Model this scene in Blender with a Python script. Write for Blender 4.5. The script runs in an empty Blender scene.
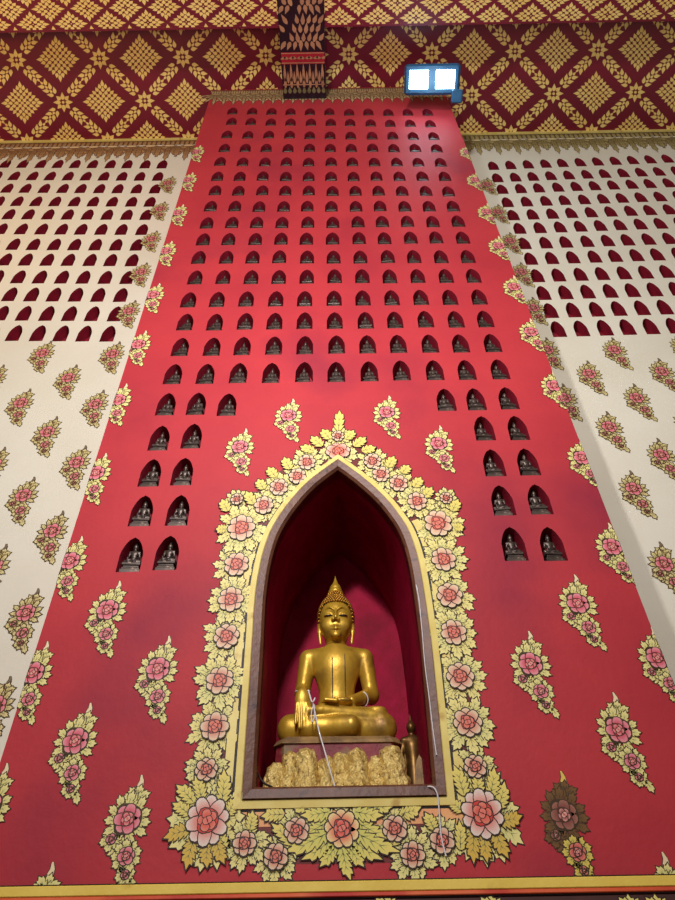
import bpy, math, random
import numpy as np
from mathutils import Vector, Matrix
R = math.radians
scene = bpy.context.scene
COL = scene.collection
rnd = random.Random(7)

# ------------------------------------------------------------------ camera
F = 680.0; PITCH = R(42.97); ROLL = R(1.0)
CAM = np.array([0.0, -4.0, 1.6])
r0 = np.array([1, 0, 0.]); f0 = np.array([0, math.cos(PITCH), math.sin(PITCH)])
u0 = np.array([0, -math.sin(PITCH), math.cos(PITCH)])
cr = math.cos(ROLL) * r0 - math.sin(ROLL) * u0
cu = math.cos(ROLL) * u0 + math.sin(ROLL) * r0
cam = bpy.data.objects.new('camera', bpy.data.cameras.new('camera'))
COL.objects.link(cam)
cam.matrix_world = Matrix(((cr[0], cu[0], -f0[0], CAM[0]), (cr[1], cu[1], -f0[1], CAM[1]),
                           (cr[2], cu[2], -f0[2], CAM[2]), (0, 0, 0, 1)))
cam.data.sensor_fit = 'HORIZONTAL'; cam.data.sensor_width = 36; cam.data.lens = F / 675 * 36
cam.data.clip_end = 100
scene.camera = cam


def ray(px, py):
    return (px - 337.5) / F * cr + (450 - py) / F * cu + f0


def atY(px, py, Y):
    d = ray(px, py); t = (Y - CAM[1]) / d[1]; p = CAM + t * d
    return float(p[0]), float(p[2])


def atZ(px, py, Z):
    d = ray(px, py); t = (Z - CAM[2]) / d[2]; p = CAM + t * d
    return float(p[0]), float(p[1])


CEIL = atY(337, 88, 0.0)[1]
WY = atZ(260, 138, CEIL)[1]            # plane of the white walls
print('ceiling', CEIL, 'white wall y', WY)


# ------------------------------------------------------------------ materials
def lin(c):
    return tuple((v / 255 / 12.92 if v / 255 <= .04045 else ((v / 255 + .055) / 1.055) ** 2.4) for v in c)


def nodes(name):
    m = bpy.data.materials.new(name); m.use_nodes = True
    nt = m.node_tree; b = nt.nodes['Principled BSDF']
    return m, nt, b


def mottled(name, c1, c2, scale=1.5, rough=.6, bump=.0, bscale=40, metallic=0, c3=None, spec=.5, lo=.35, hi=.65, spots=None):
    m, nt, b = nodes(name)
    tc = nt.nodes.new('ShaderNodeTexCoord')
    n = nt.nodes.new('ShaderNodeTexNoise'); n.inputs['Scale'].default_value = scale
    n.inputs['Detail'].default_value = 6; n.inputs['Roughness'].default_value = .6
    nt.links.new(tc.outputs['Object'], n.inputs['Vector'])
    r = nt.nodes.new('ShaderNodeValToRGB')
    r.color_ramp.elements[0].position = lo; r.color_ramp.elements[0].color = (*lin(c1), 1)
    r.color_ramp.elements[1].position = hi; r.color_ramp.elements[1].color = (*lin(c2), 1)
    if c3:
        e = r.color_ramp.elements.new((lo + hi) / 2); e.color = (*lin(c3), 1)
    nt.links.new(n.outputs['Fac'], r.inputs['Fac'])
    out = r.outputs['Color']
    if spots:
        n2 = nt.nodes.new('ShaderNodeTexNoise'); n2.inputs['Scale'].default_value = spots[1]
        n2.inputs['Detail'].default_value = 8
        nt.links.new(tc.outputs['Object'], n2.inputs['Vector'])
        r2 = nt.nodes.new('ShaderNodeValToRGB')
        r2.color_ramp.elements[0].position = spots[2]; r2.color_ramp.elements[0].color = (0, 0, 0, 1)
        r2.color_ramp.elements[1].position = spots[3]; r2.color_ramp.elements[1].color = (1, 1, 1, 1)
        nt.links.new(n2.outputs['Fac'], r2.inputs['Fac'])
        mx = nt.nodes.new('ShaderNodeMix'); mx.data_type = 'RGBA'
        nt.links.new(r2.outputs['Color'], mx.inputs[0]); nt.links.new(out, mx.inputs[6])
        mx.inputs[7].default_value = (*lin(spots[0]), 1)
        out = mx.outputs[2]
    nt.links.new(out, b.inputs['Base Color'])
    b.inputs['Roughness'].default_value = rough; b.inputs['Metallic'].default_value = metallic
    b.inputs['Specular IOR Level'].default_value = spec
    if bump:
        nb = nt.nodes.new('ShaderNodeTexNoise'); nb.inputs['Scale'].default_value = bscale; nb.inputs['Detail'].default_value = 5
        nt.links.new(tc.outputs['Object'], nb.inputs['Vector'])
        bp = nt.nodes.new('ShaderNodeBump'); bp.inputs['Strength'].default_value = bump; bp.inputs['Distance'].default_value = .02
        nt.links.new(nb.outputs['Fac'], bp.inputs['Height']); nt.links.new(bp.outputs['Normal'], b.inputs['Normal'])
    return m


M = {}
M['red'] = mottled('red_wall_paint', (172, 46, 56), (186, 54, 60), .9, .6, .12, 25, spec=.25, spots=((136, 36, 58), .55, .54, .72))
M['white'] = mottled('cream_wall_paint', (222, 216, 196), (230, 225, 207), .8, .6, .06, 30, spec=.3)
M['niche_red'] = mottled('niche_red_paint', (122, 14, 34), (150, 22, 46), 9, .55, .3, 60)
M['apse'] = mottled('apse_crimson_paint', (138, 4, 38), (158, 8, 54), 7, .6, .2, 90, spec=.12, spots=((120, 6, 34), 3, .5, .75))
M['ceil'] = mottled('crimson_ceiling_paint', (108, 10, 36), (124, 14, 42), 1.2, .45)
M['gilt'] = mottled('gilt_stencil_paint', (240, 202, 112), (250, 220, 134), 3, .45)
M['beam_black'] = mottled('black_lacquer', (18, 12, 22), (30, 16, 30), 3, .3)
M['wood'] = mottled('brown_wood_frame', (90, 48, 32), (114, 70, 46), 5, .5, .2, 30, spots=((66, 32, 28), 14, .6, .7))
M['gold'] = mottled('gold_leaf_paint', (186, 142, 38), (208, 166, 58), 6, .4, .12, 22, metallic=.5, spots=((118, 84, 44), 4.5, .54, .72))
M['gold_rock'] = mottled('crinkled_gold_leaf', (196, 160, 80), (232, 204, 126), 12, .42, 1.0, 46, metallic=.4, spots=((110, 78, 40), 40, .56, .70))
M['maroon'] = mottled('maroon_plaster', (112, 26, 36), (136, 40, 46), 8, .6, .4, 40, spots=((120, 96, 60), 6, .6, .7))
M['bronze'] = mottled('dark_bronze', (58, 48, 44), (96, 82, 74), 14, .4, metallic=.55, spots=((150, 130, 110), 30, .62, .68))
M['bronze_gold'] = mottled('dull_bronze_gold', (84, 58, 28), (124, 90, 42), 14, .4, metallic=.7)
M['yellow'] = mottled('yellow_band_paint', (226, 192, 74), (238, 208, 92), 2.2, .55, .1, 30, spots=((188, 150, 50), 3, .6, .7))
M['orange'] = mottled('orange_band_paint', (222, 84, 40), (232, 112, 64), 2.5, .55, spots=((196, 48, 36), 1.5, .5, .6))
M['brown'] = mottled('dark_brown_paint', (58, 26, 22), (78, 36, 30), 4, .6)
M['black'] = mottled('black_paint', (20, 12, 12), (32, 18, 16), 6, .6)
M['goldband'] = mottled('pale_gold_paint', (222, 196, 104), (236, 216, 130), 5, .5, spots=((196, 160, 80), 8, .6, .7))
M['string'] = mottled('white_cotton_string', (214, 208, 210), (232, 226, 226), 30, .8)
M['floor'] = mottled('dark_red_floor_tile', (96, 40, 34), (124, 56, 44), 2, .35)
M['steel'] = mottled('grey_metal', (60, 66, 74), (84, 90, 98), 10, .4, metallic=.6)
M['housing'] = mottled('glow_tinted_lamp_housing', (18, 66, 96), (22, 78, 112), 10, .4)  # bluish glow of the lit panels put into the housing's base colour

m, nt, b = nodes('painted_flowers')
at = nt.nodes.new('ShaderNodeAttribute'); at.attribute_name = 'Col'
nt.links.new(at.outputs['Color'], b.inputs['Base Color']); b.inputs['Roughness'].default_value = .5
b.inputs['Specular IOR Level'].default_value = .3
M['paint'] = m
m, nt, b = nodes('lit_lamp_panel')
b.inputs['Base Color'].default_value = (.8, .9, 1, 1)
b.inputs['Emission Color'].default_value = (.62, .93, 1, 1); b.inputs['Emission Strength'].default_value = 14
M['lamp'] = m


# ------------------------------------------------------------------ object helpers
def tag(o, label=None, cat=None, group=None, kind=None):
    if label: o['label'] = label
    if cat: o['category'] = cat
    if group: o['group'] = group
    if kind: o['kind'] = kind
    return o


def link(name, me, parent=None):
    o = bpy.data.objects.new(name, me); COL.objects.link(o)
    if parent: o.parent = parent
    return o


def mesh(name, vs, fs, mats, smooth=False, mi=None):
    me = bpy.data.meshes.new(name)
    me.from_pydata([tuple(map(float, v)) for v in vs], [], fs)
    for m in (mats if isinstance(mats, (list, tuple)) else [mats]): me.materials.append(m)
    if mi is not None: me.polygons.foreach_set('material_index', mi)
    if smooth: me.polygons.foreach_set('use_smooth', [True] * len(me.polygons))
    me.update(); return me


def empty(name, loc):
    o = bpy.data.objects.new(name, None); COL.objects.link(o); o.location = loc; o.empty_display_size = .1
    return o


class MB:
    def __init__(s): s.v = []; s.f = []; s.m = []

    def add(s, vs, fs, mi=0):
        k = len(s.v); s.v += [tuple(v) for v in vs]; s.f += [tuple(i + k for i in f) for f in fs]; s.m += [mi] * len(fs)

    def box(s, x0, x1, y0, y1, z0, z1, mi=0, ch=0.0):
        if ch <= 0:
            vs = [(x, y, z) for z in (z0, z1) for y in (y0, y1) for x in (x0, x1)]
            s.add(vs, [(0, 2, 3, 1), (4, 5, 7, 6), (0, 1, 5, 4), (2, 6, 7, 3), (0, 4, 6, 2), (1, 3, 7, 5)], mi); return
        # chamfered in plan and at top and bottom rims
        def ring(c, z):
            return [(x0 + c, y0, z), (x1 - c, y0, z), (x1, y0 + c, z), (x1, y1 - c, z), (x1 - c, y1, z), (x0 + c, y1, z), (x0, y1 - c, z), (x0, y0 + c, z)]
        def ins(r, d):
            cx, cy = (x0 + x1) / 2, (y0 + y1) / 2
            return [(x - math.copysign(d, x - cx), y - math.copysign(d, y - cy), z) for x, y, z in r]
        rs = [ins(ring(ch, z0), ch), ring(ch, z0 + ch), ring(ch, z1 - ch), ins(ring(ch, z1), ch)]
        vs = sum(rs, []); fs = [tuple(range(7, -1, -1)), tuple(range(24, 32))]
        for k in range(3):
            for i in range(8):
                j = (i + 1) % 8; fs.append((k * 8 + i, k * 8 + j, k * 8 + 8 + j, k * 8 + 8 + i))
        s.add(vs, fs, mi)

    def tube(s, pts, rad, n=6, mi=0):
        pts = [np.array(p, float) for p in pts]; rs = rad if isinstance(rad, (list, tuple)) else [rad] * len(pts)
        up = np.array([.13, .21, .97]); vs = []; fs = []
        for i, p in enumerate(pts):
            d = pts[min(i + 1, len(pts) - 1)] - pts[max(i - 1, 0)]; d = d / (np.linalg.norm(d) + 1e-9)
            a = np.cross(d, up); a /= np.linalg.norm(a) + 1e-9; b = np.cross(d, a)
            for k in range(n):
                t = 2 * math.pi * k / n; vs.append(p + rs[i] * (math.cos(t) * a + math.sin(t) * b))
        for i in range(len(pts) - 1):
            for k in range(n):
                j = (k + 1) % n; fs.append((i * n + k, i * n + j, (i + 1) * n + j, (i + 1) * n + k))
        fs.append(tuple(range(n))); fs.append(tuple(range((len(pts) - 1) * n, len(pts) * n))[::-1])
        s.add(vs, fs, mi)

    def lathe(s, prof, cx, cy, n=24, mi=0, sx=1, sy=1):
        vs = []; fs = []
        for r, z in prof:
            for k in range(n):
                t = 2 * math.pi * k / n; vs.append((cx + r * sx * math.cos(t), cy + r * sy * math.sin(t), z))
        for i in range(len(prof) - 1):
            for k in range(n):
                j = (k + 1) % n; fs.append((i * n + k, i * n + j, (i + 1) * n + j, (i + 1) * n + k))
        fs.append(tuple(range(n))[::-1]); fs.append(tuple(range((len(prof) - 1) * n, len(prof) * n)))
        s.add(vs, fs, mi)

    def build(s, name, mats, parent=None, smooth=False):
        return link(name, mesh(name, s.v, s.f, mats, smooth, s.m), parent)


def filled(outer, holes):
    """triangulated polygon with holes in 2D -> verts, faces"""
    cu_ = bpy.data.curves.new('fill', 'CURVE'); cu_.dimensions = '2D'; cu_.fill_mode = 'BOTH'
    for loop in [outer] + holes:
        sp = cu_.splines.new('POLY'); sp.points.add(len(loop) - 1)
        for p, q in zip(sp.points, loop): p.co = (q[0], q[1], 0, 1)
        sp.use_cyclic_u = True
    ob = bpy.data.objects.new('fill', cu_); COL.objects.link(ob)
    dg = bpy.context.evaluated_depsgraph_get(); dg.update()
    me = bpy.data.meshes.new_from_object(ob.evaluated_get(dg))
    vs = [(v.co.x, v.co.y) for v in me.vertices]; fs = [tuple(p.vertices) for p in me.polygons]
    bpy.data.objects.remove(ob); bpy.data.curves.remove(cu_); bpy.data.meshes.remove(me)
    return vs, fs


# ------------------------------------------------------------------ 2D paint engine (flowers, leaves)
def clip(poly, a, b, c):
    """keep a*x+b*y+c>=0 ; poly list of (x,y,col)"""
    out = []
    for i in range(len(poly)):
        p, q = poly[i - 1], poly[i]
        dp = a * p[0] + b * p[1] + c; dq = a * q[0] + b * q[1] + c
        if (dp >= 0) != (dq >= 0):
            t = dp / (dp - dq)
            out.append((p[0] + t * (q[0] - p[0]), p[1] + t * (q[1] - p[1]), tuple(p[2][k] + t * (q[2][k] - p[2][k]) for k in range(3))))
        if dq >= 0: out.append(q)
    return out


INK = (52, 34, 26)


class Paint:
    def __init__(s): s.p = []   # (poly[(x,y,col)], layer)

    def poly(s, pts, col, layer):
        c = col if isinstance(col, list) else [col] * len(pts)
        s.p.append(([(x, y, cc) for (x, y), cc in zip(pts, c)], layer))

    def fan(s, pts, cols, ctr, ccol, layer):
        n = len(pts)
        for i in range(n):
            j = (i + 1) % n
            s.p.append(([(*pts[i], cols[i]), (*pts[j], cols[j]), (*ctr, ccol)], layer))

    def leaf(s, x, y, ang, L, W, layer, n=3, curl=0., base=(206, 206, 120), tip=(238, 222, 128), ink=INK, ow=.006, vein=True):
        env = lambda t: W * .5 * (.45 + .75 * math.sin(math.pi * min(1, .1 + .8 * t))) * (1 - .35 * t)
        up = [(0.0, .12 * W)]
        dt = .8 / n
        for k in range(n):
            t0 = k * dt
            up += [(t0 + .35 * dt, env(t0) * .88), (t0 + 1.0 * dt, env(t0 + dt) * 1.12), (t0 + .95 * dt, env(t0 + dt) * .55)]
        up.append((1.0, .0))
        raw = up + [(t, -w) for t, w in reversed(up[:-1])]

        def tr(t, w):
            Y = w + curl * t * t * L * .5; X = L * t
            c, q = math.cos(ang), math.sin(ang); return (x + X * c - Y * q, y + X * q + Y * c)
        cols = [tuple(base[k] + (tip[k] - base[k]) * max(0, min(1, t)) for k in range(3)) for t, w in raw]
        if ow:
            m = len(raw)
            o = [tr(t + (ow / L * (1.6 if t == 1.0 else .5)), w + (ow if i < m // 2 else (-ow if i > m // 2 else 0))) for i, (t, w) in enumerate(raw)]
            s.poly(o, ink, layer)
        s.poly([tr(t, w) for t, w in raw], cols, layer + .5)
        if vein and ow:
            s.poly([tr(.05, ow * .4), tr(.05, -ow * .4), tr(.75, 0)], tuple(int(.5 * c + 30) for c in base), layer + .7)
            for k in range(1, n):
                t0 = k * dt
                for q in (1, -1):
                    s.poly([tr(t0 - .05, 0), tr(t0 + .02 / n, 0), tr(t0 + dt * .7, q * env(t0 + dt) * .7)], tuple(int(.55 * c + 30) for c in base), layer + .7)

    def petal(s, x, y, r, rx, fx, fy, fr, cin, cout, layer, ow, ink=INK, n=12, ang=0, wob=.08, ph=0):
        pts = []
        for k in range(n):
            t = 2 * math.pi * k / n
            rr = 1 + wob * math.cos(3 * t + ph); sq = lambda v: math.copysign(abs(v) ** .72, v)
            a, b_ = r * rr * sq(math.cos(t)), rx * rr * sq(math.sin(t))
            pts.append((x + a * math.cos(ang) - b_ * math.sin(ang), y + a * math.sin(ang) + b_ * math.cos(ang)))
        def cf(p):
            d = min(1, max(0, math.hypot(p[0] - fx, p[1] - fy) / fr)); d = d ** 1.25
            return tuple(cin[k] + (cout[k] - cin[k]) * d for k in range(3))
        o = [(x + (px - x) * (1 + ow / r), y + (py - y) * (1 + ow / rx)) for px, py in pts]
        s.poly(o, ink, layer)
        s.fan(pts, [cf(p) for p in pts], (x, y), cf((x, y)), layer + .5)

    def peony(s, x, y, r, layer, n=8, ay=1., ow=.006, ph=0., cin=(196, 40, 44), cout=(234, 186, 166), swirl=True, ink=INK, heart=None):
        s.petal(x, y, r * .8, r * .8 * ay, x, y, r, cin, cin, layer, ow, ink, 16)
        for k in range(n):
            t = ph + 2 * math.pi * k / n
            w = .92 * math.pi / n + .06
            s.petal(x + .62 * r * math.cos(t), y + .62 * r * ay * math.sin(t), .37 * r, w * .84 * r, x, y, r * .98, cin, cout,
                    layer + 1 + (k % 2), ow, ink, 12, math.atan2(ay * math.sin(t), math.cos(t)))
        m = 5
        s.petal(x, y, .46 * r, .46 * r * ay, x, y, r, cin, cin, layer + 3, ow * .8, ink, 14)
        for k in range(m):
            t = ph + .4 + 2 * math.pi * k / m
            s.petal(x + .27 * r * math.cos(t), y + .27 * r * ay * math.sin(t), .17 * r, .2 * r, x, y, r * .5,
                    cin, heart or (236, 170, 156), layer + 4 + (k % 2), ow * .7, ink, 10, t)
        for k in range(2):
            t = ph + .2 + math.pi * k
            s.petal(x + .09 * r * math.cos(t), y + .09 * r * math.sin(t), .12 * r, .15 * r, x, y, r * .25,
                    (222, 110, 100), heart or (240, 200, 186), layer + 6, ow * .6, ink, 10, t)

    def mesh(s, name, to3, clips=None, sc=1., mat=None):
        vs = []; fs = []; cs = []
        for poly, layer in s.p:
            for c in (clips or []):
                if len(poly) >= 3: poly = clip(poly, *c)
            if len(poly) < 3: continue
            k = len(vs)
            for x, y, c in poly: vs.append(to3(x * sc, y * sc, layer)); cs.append((*lin(c), 1))
            fs.append(tuple(range(k, k + len(poly))))
        me = mesh(name, vs, fs, mat or M['paint'])
        a = me.color_attributes.new('Col', 'FLOAT_COLOR', 'POINT')
        a.data.foreach_set('color', [q for c in cs for q in c])
        return me


LD = .0004


def wall3(Y):
    return lambda x, z, l: (x, Y - .0015 - l * LD, z)


def local3(x, z, l): return (x, -.0015 - l * LD, z)


# ------------------------------------------------------------------ floor, ceiling
fl = MB(); fl.box(-9, 9, -9, 3, -.1, 0); tag(fl.build('floor', M['floor']), kind='structure')


def drop(cx, cy, dx, dy, L, W):
    """little flame-shaped leaf pointing along (dx,dy)"""
    l = math.hypot(dx, dy) + 1e-9; dx /= l; dy /= l
    raw = [(-.5, 0), (-.38, .32), (-.12, .5), (.1, .34), (.5, 0), (.1, -.34), (-.12, -.5), (-.38, -.32)]
    return [(cx + L * a * dx - W * b_ * dy, cy + L * a * dy + W * b_ * dx) for a, b_ in raw]


def lattice(cx, cy, a, b_, i0, i1, j0, j1, dense=3, spread=.44, bands=True):
    """gilt diamonds and leaf bands; (cx,cy) centre of one diamond, a,b_ half periods"""
    out = []
    for i in range(i0, i1):
        for j in range(j0, j1):
            X = cx + i * a; Yc = cy + j * b_
            P = lambda u, v: (X + u * a, Yc + v * b_)
            Q = lambda u, v, du, dv, L, W: out.append([P(p, q) for p, q in drop(u, v, du, dv, L, W)])
            if (i + j) % 2 == 0:
                n = dense; s = spread / (2 * n)
                for p in range(-n, n + 1):
                    for q in range(-n, n + 1):
                        u, v = (p + q) * s, (p - q) * s
                        if p == q == 0:
                            out.append([P(.04 * math.cos(t * math.pi / 4), .04 * math.sin(t * math.pi / 4)) for t in range(8)]); continue
                        big = 1.35 if abs(p) == n and abs(q) == n else 1.
                        Q(u, v, u, v, s * 1.66 * big, s * 1.26)
            elif bands:
                for k in range(8):
                    t = k * math.pi / 4; L = .19 if k % 2 == 0 else .14
                    Q(.15 * math.cos(t), .15 * math.sin(t), math.cos(t), math.sin(t), L, .105)
                out.append([P(.035 * math.cos(t * math.pi / 4), .035 * math.sin(t * math.pi / 4)) for t in range(8)])
                for sx in (1, -1):
                    for sy in (1, -1):
                        dx, dy = sx * .7071, sy * .7071
                        for k in range(3):
                            t = .235 + k * .1
                            for sd in (1, -1):
                                ox, oy = -dy * sd * .08, dx * sd * .08
                                Q(sx * t + ox, sy * t + oy, dx - .75 * dy * sd, dy + .75 * dx * sd, .17, .098)
                            Q(sx * (t + .035), sy * (t + .035), dx, dy, .1, .06)
    return out


def patterned(mb, polys, to3, lo, hi, mi=1):
    for p in polys:
        pts = [(x, y, (0, 0, 0)) for x, y in p]
        for c in ((1, 0, -lo[0]), (-1, 0, hi[0]), (0, 1, -lo[1]), (0, -1, hi[1])):
            if len(pts) >= 3: pts = clip(pts, *c)
        if len(pts) >= 3: mb.add([to3(x, y) for x, y, _ in pts], [tuple(range(len(pts)))], mi)


# diamond lattice on the ceiling, measured between the two rows of diamonds
xa, ya = atZ(104.5, 103.3, CEIL); xb, yb = atZ(598.5, 93.3, CEIL); xc, yc = atZ(61, 59.7, CEIL)
XA, YA = atZ(104.5, 101.5, CEIL)
ha = (xb - xa) / 12.1; hb = abs(YA - atZ(100, 58.5, CEIL)[1])
print('lattice', ha, hb, xa, ya)
CY0 = -3.6
cb = MB(); cb.box(-9, 9, CY0 - 4, WY + .3, CEIL, CEIL + .2)
patterned(cb, lattice(xa, YA, ha, hb, -12, 18, -3, 2), lambda x, y: (x * (1 - .026 * (YA - y) / hb), y, CEIL - .002), (-8.9, CY0), (8.9, WY - .01))
tag(cb.build('ceiling', [M['ceil'], M['gilt']]), kind='structure')

# transverse beam with the smaller diamonds
ZS = CEIL - .42
x1, y1 = atZ(48, 9, ZS); x2, y2 = atZ(87, 9, ZS); x3, y3 = atZ(73, 23, ZS)
yedge = atZ(337, 27, ZS)[1]
bb = MB(); bb.box(-8.9, 8.9, yedge - 1.0, yedge, ZS, CEIL - .001)
patterned(bb, lattice(x1, y1, (x2 - x1) / 2, abs(y3 - y1) * 1.05, -30, 46, -6, 5, 2, .68, False), lambda x, y: (x, y, ZS - .002), (-8.8, yedge - .97), (8.8, yedge - .03))
gl = MB()
o = bb.build('ceiling_beam', [M['ceil'], M['gilt']])
tag(o, 'wide crimson beam with small gilt diamonds crossing under the ceiling along the top edge', 'beam')

# dark beam running from the red pier towards the viewer
ZD = CEIL - .24; ZD = atY(305, 94, 0)[1]
ZD = min(ZD, ZS - .012) if False else ZS - .02
xl = atZ(283, 93, ZD)[0]; xr = atZ(326, 93, ZD)[0]
db = MB(); db.box(xl, xr, -5.5, -.003, ZD, CEIL - .004)
W_ = xr - xl; xm = (xl + xr) / 2
y_at = lambda py: atZ(303, py, ZD)[1]
pol = []
ystart = -.04
# flame fringe near the pier
for row in range(3):
    for k in range(7 - (row % 2)):
        xx = xl + W_ * (k + .5 + .5 * (row % 2)) / 7
        pol.append(drop(xx, y_at(82 - row * 5), 0, -1, .18 if row < 2 else .28, W_ / 15))
pat = []
for k in range(9):
    pat.append(drop(xl + W_ * (k + .5) / 9, y_at(90), 0, -1, .1, W_ / 11))
# big kanok flames further out
yy0 = y_at(48)
for row in range(46):
    yy = yy0 - .03 - row * .115; n = 7
    ph_ = row % 12
    for k in range(n):
        u = (k + .5 * (row % 2) - 3.25) / 3.5
        if abs(abs(u) - abs(ph_ - 6) / 6.0) < .05: continue
        pol.append(drop(xm + u * W_ * .47, yy, u * .8 * (1 if ph_ < 6 else -1), -1 if row % 4 else 1, .125 + .03 * ((row + k) % 3 == 0), W_ / 10.5))
k0 = len(pol)
patterned(db, pol, lambda x, y: (x, y, ZD - .002), (xl + .01, -5.4), (xr - .01, -.03), 1)
patterned(db, pat, lambda x, y: (x, y, ZD - .002), (xl + .01, -5.4), (xr - .01, -.03), 3)
def strip(mb, py0, py1, mi, dz=.003, x0=None, x1=None):
    a, c = y_at(py0), y_at(py1)
    mb.add([(xl + .01, a, ZD - dz), (xr - .01, a, ZD - dz), (xr - .01, c, ZD - dz), (xl + .01, c, ZD - dz)], [(0, 1, 2, 3)], mi)
strip(db, 64, 52, 2, .004); strip(db, 63.2, 62.2, 1, .006); strip(db, 53.5, 52.6, 1, .006); strip(db, 85, 84, 1, .006)
for k in range(11):
    patterned(db, [drop(xl + W_ * (k + .5) / 11, y_at(58), 1 if k % 2 else -1, .3, .1, .04)], lambda x, y: (x, y, ZD - .006), (xl, -6), (xr, 0), 1)
db.add([(xr + .004, -5.4, ZD), (xr + .004, -.03, ZD), (xr + .004, -.03, ZD + .05), (xr + .004, -5.4, ZD + .05)], [(0, 1, 2, 3)], 4)
M['flame'] = mottled('orange_tan_stencil', (158, 108, 80), (186, 134, 96), 5, .5)
M['beam_red'] = mottled('red_lacquer_band', (150, 20, 36), (170, 30, 44), 5, .4)
M['green_gilt'] = mottled('tarnished_gilt', (96, 92, 60), (130, 120, 80), 5, .4)
M['pale_edge'] = mottled('pale_grey_edge', (170, 160, 160), (190, 180, 180), 5, .5)
tag(db.build('ceiling_beam', [M['beam_black'], M['flame'], M['beam_red'], M['green_gilt'], M['pale_edge']]),
    'dark black beam stencilled with tan flames and a red band meeting the top of the red pier', 'beam')

# ------------------------------------------------------------------ pier outline
LE0 = atY(211, 95, 0); LE1 = atY(45, 620, 0)
RE0 = atY(446, 95, 0); RE1 = atY(625.5, 560, 0)


def edge_x(e0, e1, z): return e0[0] + (e1[0] - e0[0]) * (z - e0[1]) / (e1[1] - e0[1])
EL = lambda z: edge_x(LE0, LE1, z)
ER = lambda z: edge_x(RE0, RE1, z)


def ogive(w, h, n=6, sp=.5):
    """pointed arch outline, base at z=0, counter clockwise seen from the front"""
    hw = w / 2; up = []
    for k in range(n + 1):
        t = k / n; up.append((hw * (1 - t ** 1.25) ** .56 if k < n else 0., sp * h + (h * (1 - sp)) * t ** .95))
    return [(-hw * 1.02, 0), (hw * 1.02, 0)] + up[:-1] + [(0, h)] + [(-a, b_) for a, b_ in reversed(up[:-1])]


def niche_mesh(w, h, depth, name, mat):
    o = ogive(w, h); n = len(o); wob = 1.0
    vs = [(x, 0, z) for x, z in o] + [(x * .97, depth, z if z == 0 else z * .985) for x, z in o]
    fs = [(i, (i + 1) % n, n + (i + 1) % n, n + i) for i in range(n)] + [tuple(range(n, 2 * n))]
    return mesh(name, vs, fs, mat)


# red pier niches: (left x,y) (right x,y) in order of rows, 11 per row
rows = [((232.9, 111.1), (426.7, 112.4)), ((231.5, 121.3), (429.8, 123.5)), ((227.5, 134.2), (433.3, 136)), ((224.4, 147.5), (436.4, 148)),
        ((220.9, 161.3), (440.4, 162.2)), ((217.3, 176), (444.9, 176.4)), ((216, 190.2), (448.4, 191)), ((211, 206.2), (452.4, 205.8)),
        ((207.5, 222.7), (457.3, 221)), ((203.5, 239), (461.8, 237.3)), ((199.5, 257), (467.5, 256.4)), ((196, 277), (473, 275.6)),
        ((189, 299.5), (478.3, 296.6)), ((185.3, 322), (484.9, 318.5)), ((181, 346.7), (491.5, 342.5)), ((174, 374), (499, 368.9))]
NW, NH = .15, .268
spots_ = []
for ri, (a, c) in enumerate(rows):
    xs = [a[0] + (c[0] - a[0]) * k / 10 for k in range(11)]
    for k in range(11):
        spots_.append((ri + 1, k + 1, 'full', xs[k] + rnd.uniform(-.5, .5), a[1] + (c[1] - a[1]) * k / 10 + rnd.uniform(-.3, .3)))
low = {17: ([(166.7, 404), (197, 403.5), (227.5, 404.4)], [(445.6, 399.5), (475.3, 399), (507.6, 398)]),
       18: ([(160, 437.8), (192.4, 435.8)], [(483.6, 428), (517.2, 427.7)]),
       19: ([(151, 472.5), (183, 471.3)], [(493.2, 462.5), (527.3, 461.6)]),
       20: ([(142.3, 510.5), (178.7, 510)], [(502, 500), (538.5, 499)]),
       21: ([(131.5, 554.3), (167.5, 552.5)], [(513, 543.5), (551.5, 543.5)])}
for r, (L_, R_) in low.items():
    for k, p in enumerate(L_): spots_.append((r, k + 1, 'left', *p))
    for k, p in enumerate(R_): spots_.append((r, k + 1, 'right', *p))
holes = []; centres = []
for r, k, side, px, py in spots_:
    x, z = atY(px, py, 0); big = 1 + max(0, (r - 12)) * .010
    w, h = NW * big, NH * big
    zb = z - h / 2
    centres.append((r, k, side, x, zb, big)); holes.append([(x + a, zb + c) for a, c in ogive(w, h)])

# main opening (outer edge of the brown wooden frame)
op_px = [(242, 801), (446.5, 797), (433, 660), (430, 635), (424, 593), (418, 560), (410, 535), (400.5, 518.5), (384, 498), (361, 477.5), (338, 461),
         (310, 481.5), (289, 504), (273, 528), (265, 548), (260, 568), (256, 593), (254, 617), (252.5, 643)]
op_c = [atY(*p, 0) for p in op_px]


def spl(P, n=3):
    out = []
    for i in range(len(P) - 1):
        p0, p1, p2, p3 = [np.array(P[max(0, min(len(P) - 1, i + k))]) for k in (-1, 0, 1, 2)]
        for k in range(n):
            t = k / n; q = .5 * ((2 * p1) + (-p0 + p2) * t + (2 * p0 - 5 * p1 + 4 * p2 - p3) * t * t + (-p0 + 3 * p1 - 3 * p2 + p3) * t ** 3)
            out.append((float(q[0]), float(q[1])))
    return out


op = [op_c[0]] + spl(op_c[1:11]) + spl(op_c[10:] + [op_c[0]])      # apex at index 28
NI = lambda i: i if i < 1 else 1 + (i - 1) * 3


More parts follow.
